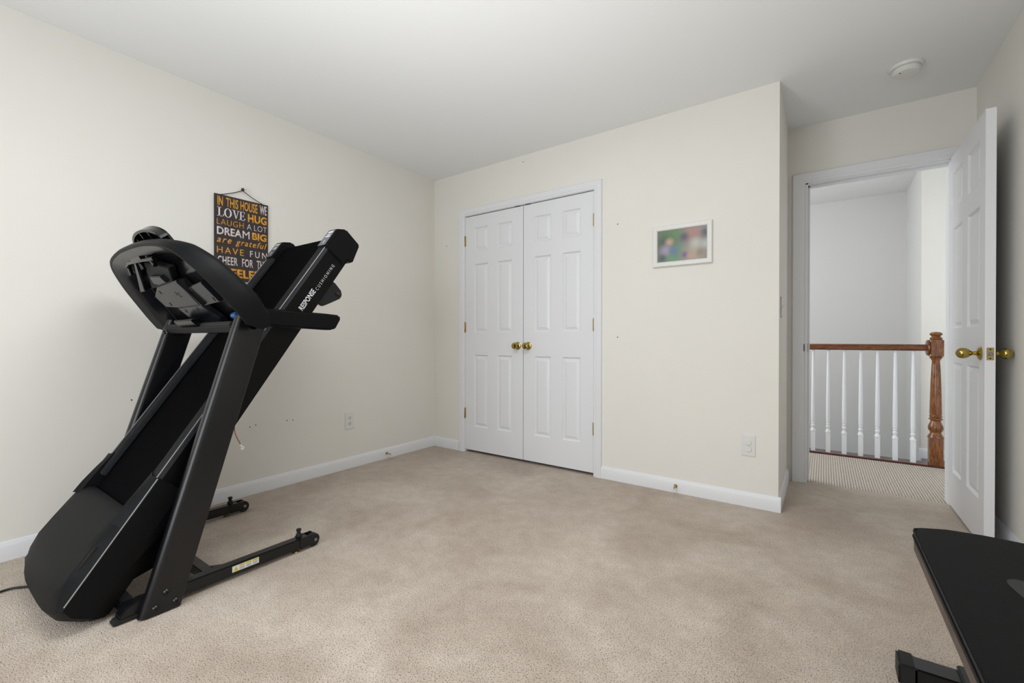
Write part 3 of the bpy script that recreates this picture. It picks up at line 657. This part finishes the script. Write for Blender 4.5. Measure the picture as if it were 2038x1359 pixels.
# ground wire with ring terminal hanging from the frame
b = nb(); wpts = catmull([DK(-2.008, .735, -.115), I3(-2.006, .832, .595), I3(-2.004, .838, .570), I3(-2.000, .848, .545), I3(-1.998, .852, .532)], 4); tube(b, wpts, .0018, 7); gw = link('ground_wire', b, 'red', TM)
b = nb()
tube(b, [I3(-1.998, .851, .536), I3(-1.998, .856, .524)], .0032, 8)
for k in range(20):
    a, a2 = 2 * PI * k / 20, 2 * PI * (k + 1) / 20
    P = lambda r, g: (.859 + r * math.cos(g), .519 + r * math.sin(g)); prism(b, [P(.007, a), P(.007, a2), P(.003, a2), P(.003, a)], -1.999, -1.997, YZ)
link('ring_terminal', b, 'labelw', gw, 0)

# console: horseshoe shell on a tilted plane; v up-forward, c outwards (towards the user)
TH = math.radians(52.5); sn, cs = math.sin(TH), math.cos(TH)
CC = -2.315
def CN(x, v, c): return I3(x, c * sn - v * cs, c * cs + v * sn)
half = [(.500, .338), (.498, .40), (.480, .475), (.455, .56), (.425, .615), (.390, .660), (.340, .692), (.270, .712), (.140, .728), (0, .732)]
hc = catmull(half, 4)
path = [(p, q) for p, q in hc] + [(-p, q) for p, q in hc[-2::-1]]
nP = len(path)
def inset(i, d):
    a = path[max(i - 1, 0)]; c_ = path[min(i + 1, nP - 1)]; tx, tv = c_[0] - a[0], c_[1] - a[1]; ln = math.hypot(tx, tv) or 1
    nx, nv = -tv / ln, tx / ln     # left normal of the path = inwards
    p = path[i]; return p[0] + nx * d, p[1] + nv * d
def itp(t, xs, ys):
    if t <= xs[0]: return ys[0]
    for i in range(len(xs) - 1):
        if t <= xs[i + 1]: return ys[i] + (ys[i + 1] - ys[i]) * (t - xs[i]) / (xs[i + 1] - xs[i])
    return ys[-1]
def cout(v): return itp(v, [.34, .40, .50, .58, .66, .69, .71, .735], [1.364, 1.371, 1.366, 1.358, 1.341, 1.324, 1.308, 1.292])
def vlow(c): return itp(c, [1.262, 1.268, 1.286, 1.309, 1.329, 1.348, 1.363, 1.372], [.336, .318, .292, .277, .275, .299, .343, .350])
def vshift(v, c): return (vlow(c) - .338) * max(0.0, min(1.0, (.44 - v) / .10)) ** 1.3
orient = 1 if inset(nP // 2, .05)[1] < path[nP // 2][1] else -1
def cpt(i, d, c):
    x, v = inset(i, d * orient); return CN(CC + x, v + vshift(path[i][1], c), c)
def strips(b, prof):
    rings = [[b.verts.new(cpt(i, d, c)) for d, c in prof(i)] for i in range(nP)]
    for A, B in zip(rings, rings[1:]):
        for k in range(len(A) - 1): b.faces.new((A[k], A[k + 1], B[k + 1], B[k]))
    return rings
def span(b, rings, k):
    for i in range(nP // 2):
        j = nP - 1 - i
        if j - i > 2: b.faces.new((rings[i][k], rings[i + 1][k], rings[j - 1][k], rings[j][k]))
        elif j - i == 2: b.faces.new((rings[i][k], rings[i + 1][k], rings[j][k]))
def shell_prof(i):
    co = cout(path[i][1]); ci = max(cout(inset(i, .03 * orient)[1]), co)
    ce = co - 1.264
    return [(.012, 1.2635), (.006, 1.2620), (0, 1.2640), (-.003, 1.264 + ce * .35), (-.003, 1.264 + ce * .7), (.002, co - .010), (.012, co - .002), (.032, ci + .002), (.070, cout(inset(i, .07 * orient)[1]) + .004)]
b = nb(); rg = strips(b, shell_prof); span(b, rg, 8)
b.faces.new(rg[0][::-1]); b.faces.new(rg[-1])
con = link('console_shell', b, 'black', TM, 40)
def cav_prof(i):
    c2 = min(1.340, cout(inset(i, .078 * orient)[1]) - .012)
    return [(.0125, 1.2638), (.030, min(1.272, c2 - .004)), (.048, min(1.281, c2 - .002)), (.066, min(1.300, c2 - .001)), (.078, c2)]
b = nb(); rg2 = strips(b, cav_prof)
link('inner_flare', b, 'cavity', con, 60)
b = nb(); rg3 = strips(b, lambda i: [(.074, cav_prof(i)[-1][1] - .004), (.080, cav_prof(i)[-1][1])]); span(b, rg3, 1)
link('console_underside', b, 'gloss', con, 30)
def slab(name, poly, c0, c1, m, parent=con, r=.003):
    b = nb(); prism(b, poly, c0, c1, lambda a, p, q: CN(p, q, a), r); return link(name, b, m, parent)
pa = slab('service_panel', [(-2.61, .490), (-2.50, .530), (-2.24, .545), (-2.205, .420), (-2.46, .418), (-2.585, .428)], 1.300, 1.326, 'cavity')
pb = slab('service_panel', [(-2.185, .505), (-2.02, .520), (-1.99, .425), (-2.165, .415)], 1.298, 1.326, 'cavity')
pc = slab('service_panel', [(-2.47, .415), (-2.20, .417), (-2.13, .345), (-2.14, .270), (-2.36, .262)], 1.302, 1.330, 'cavity')
for pp, pts in ((pa, [(-2.50, .505), (-2.50, .44)]), (pb, [(-2.155, .497), (-2.02, .44)]), (pc, [(-2.40, .395), (-2.26, .400), (-2.30, .29), (-2.20, .295)])):
    for (x, v) in pts:
        b = nb(); q = lathe(nb(), [(0, 0), (.006, 0), (.006, .0015), (0, .0015)], (0, 0, 0), (0, 0, 1), 12); cc = 1.3 if pp is pa else 1.298 if pp is pb else 1.302
        xform(q, lambda a, y, z: CN(x + a, v + y * 1.6, cc + .0005 - z)); merge(b, q); link('screw_hole', b, 'dark', pp)
b = nb(); 
for k, (x, v, ww, hh) in enumerate(((-2.315, .487, .026, .004), (-2.318, .478, .018, .004), (-2.312, .469, .026, .004), (-2.340, .478, .006, .020))): prism(b, [(x - ww / 2, v), (x + ww / 2, v), (x + ww / 2, v + hh), (x - ww / 2, v + hh)], 1.2995, 1.3002, lambda a, p, q: CN(p, q, a))
link('moulded_mark', b, 'dark', pa, 0)
slab('support_rib', [(-2.45, .662), (-2.42, .662), (-2.605, .530), (-2.675, .528)], 1.282, 1.318, 'cavity')
slab('electronics_box', [(-2.41, .655), (-2.22, .600), (-2.30, .530), (-2.58, .528)], 1.305, 1.335, 'rubber')
slab('support_rib', [(-2.44, .555), (-2.40, .545), (-2.30, .55), (-2.31, .58), (-2.42, .59)], 1.285, 1.324, 'cavity')
slab('support_rib', [(-2.205, .545), (-2.195, .545), (-2.135, .425), (-2.145, .418)], 1.285, 1.324, 'gloss')
b = nb()
tube(b, [CN(-2.60, .655, 1.295), CN(-2.52, .668, 1.290), CN(-2.36, .664, 1.290), CN(-2.24, .655, 1.295)], .010, 10)
tube(b, [CN(-2.60, .660, 1.30), CN(-2.60, .615, 1.284)], .011, 12); tube(b, [CN(-2.42, .668, 1.30), CN(-2.40, .625, 1.284)], .009, 12); tube(b, [CN(-2.30, .672, 1.30), CN(-2.25, .63, 1.284)], .009, 12)
prism(b, [(-2.46, .66), (-2.34, .66), (-2.33, .685), (-2.46, .69)], 1.282, 1.31, lambda a, p, q: CN(p, q, a), .003)
link('wire_clips', b, 'gloss', con)
b = nb(); lathe(b, [(0, -.02), (.012, -.02), (.015, 0), (.012, .02), (0, .02)], CN(-2.005, .345, 1.318), (1, 0, 0), 18); link('blue_plug', b, 'blue', con)
# tray between the uprights
b = nb(); prism(b, [(.795, 1.030), (.815, 1.006), (.86, 1.006), (.89, 1.035), (.86, 1.055), (.80, 1.050)], far_u[1] - .005, near_u[0] + .005, YZ, .004); link('console_cross_bar', b, 'rubber', TM)
b = nb(); prism(b, [(.762, 1.062), (.766, 1.054), (.792, 1.032), (.82, 1.032), (.82, 1.045), (.79, 1.07)], -2.47, -2.26, YZ, .004); link('cable_tray', b, 'gloss', con)
for x in (-2.655, -2.61):
    b = nb(); lathe(b, [(0, 0), (.010, 0), (.010, .004), (.006, .008), (0, .008)], (x, .786, 1.012), (0, -.8, -.4), 14); link('bolt', b, 'gloss', con)
# device holder standing above the top edge
b = nb()
arc = [(-2.235 + .150 * math.cos(a), .714 + .054 * math.sin(a)) for a in [PI * k / 18 for k in range(19)]]
arc2 = [(-2.235 + .138 * math.cos(a), .714 + .044 * math.sin(a)) for a in [PI * k / 18 for k in range(19)]]
for k in range(18): prism(b, [arc[k], arc[k + 1], arc2[k + 1], arc2[k]], 1.312, 1.345, lambda a, p, q: CN(p, q, a))
prism(b, [(-2.385, .690)] + arc[::-1] + [(-2.085, .690)], 1.338, 1.346, lambda a, p, q: CN(p, q, a))
for k in (4, 7, 10, 13, 15): x, v = arc[k]; prism(b, [(x - .005, .706), (x + .001, .706), (x + .005, v - .004), (x - .001, v - .004)], 1.318, 1.34, lambda a, p, q: CN(p, q, a))
link('device_holder', b, 'gloss', con)
# handrails
for sg in (1, -1):
    xh = CC + sg * .438; b = nb()
    prism(b, [(.88, 1.032), (.88, 1.104), (1.16, 1.094), (1.222, 1.090), (1.232, 1.078), (1.204, 1.030), (1.188, 1.020), (1.16, 1.020)], xh - .024, xh + .024, YZ, .012, 3)
    link('handrail', b, 'black', TM)

# ---------------------------------------------------------------- weight bench
WB = thing('weight_bench', 'black padded weight bench cut off at the right edge of the room', 'bench', (.36, 1.3, 0))
BX = .362; bw = .152; YE = 1.742; bz = .432
def outline(ins, ylow=.25):
    P = []
    prof = [(-bw, 1.665), (-bw * 1.0, 1.690), (-bw * .97, 1.712), (-bw * .85, 1.726), (-bw * .5, 1.744), (0, 1.757), (bw * .5, 1.744), (bw * .85, 1.726), (bw * .97, 1.712), (bw, 1.690), (bw, 1.665)]
    P = [(BX + x * (1 - ins / bw), y - ins) for x, y in prof]
    P += [(BX + bw - ins, ylow + ins), (BX - bw + ins, ylow + ins)]
    return P
def pad_layer(z0, z1, ins0, ins1, name, m, r, parent):
    b = nb(); A = [b.verts.new(I3(x, y, z0)) for x, y in outline(ins0)]; B = [b.verts.new(I3(x, y, z1)) for x, y in outline(ins1)]
    n = len(A); b.faces.new(A[::-1]); b.faces.new(B)
    for i in range(n): b.faces.new((A[i], A[(i + 1) % n], B[(i + 1) % n], B[i]))
    e = [e for e in b.edges if abs(e.verts[0].co.z - z1) < 1e-6 and abs(e.verts[1].co.z - z1) < 1e-6]
    if r: bmesh.ops.bevel(b, geom=e, offset=r, segments=3, affect='EDGES')
    return link(name, b, m, parent, 50)
pdd = pad_layer(bz - .028, bz + .004, .0, .001, 'seat_pad', 'pad', .006, WB)
pad_layer(bz - .054, bz - .0285, .0005, .0005, 'backing_board', 'board', .0, WB)
for z, ins in ((bz - .001, -.0005), (bz - .016, -.0015)):
    b = nb(); P = outline(ins); pts = [I3(x, y, z) for x, y in P]; tube(b, pts + [pts[0]], .0018, 6); link('piping', b, 'rubber', pdd)
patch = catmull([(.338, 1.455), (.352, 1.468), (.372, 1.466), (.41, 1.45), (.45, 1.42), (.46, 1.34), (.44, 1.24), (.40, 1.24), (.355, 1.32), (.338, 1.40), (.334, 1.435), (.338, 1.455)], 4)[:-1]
b = nb(); prism(b, patch, bz + .0042, bz + .0046, lambda a, p, q: I3(p, q, a)); link('grey_patch', b, 'padpatch', pdd, 0)  # slightly lighter grey leaf shape laid on the pad top
b = nb(); box(b, (.20, 1.655, .004), (.53, 1.722, .058), .004); ft = link('foot_tube', b, 'metalblk', WB)
for x0, x1 in ((.176, .215), (.515, .554)):
    b = nb(); box(b, (x0, 1.650, .0), (x1, 1.727, .062), .005); cpp = link('foot_cap', b, 'rubber', WB)
    b = nb()
    for k in range(8): box(b, (x0 - .0015 if x0 < .3 else x1 - .0005, 1.652, .006 + k * .0068), (x0 + .0005 if x0 < .3 else x1 + .0015, 1.725, .0095 + k * .0068), .0004)
    link('grip_ribs', b, 'metalblk', cpp)
b = nb(); box(b, (.305, 1.640, .004), (.42, 1.728, .068), .003); prism(b, [(1.70, .06), (1.64, .06), (1.50, .385), (1.56, .385)], .337, .387, lambda a, p, q: I3(a, p, q), .003); link('rear_post', b, 'metalblk', WB)
b = nb(); box(b, (.332, .35, .335), (.392, 1.60, .383), .003); link('spine_beam', b, 'metalblk', WB)
b = nb(); prism(b, [(.38, .34), (.46, .34), (.36, .004), (.28, .004)], .337, .387, lambda a, p, q: I3(a, p, q), .003); box(b, (.18, .285, .004), (.545, .345, .055), .004); link('front_post', b, 'metalblk', WB)
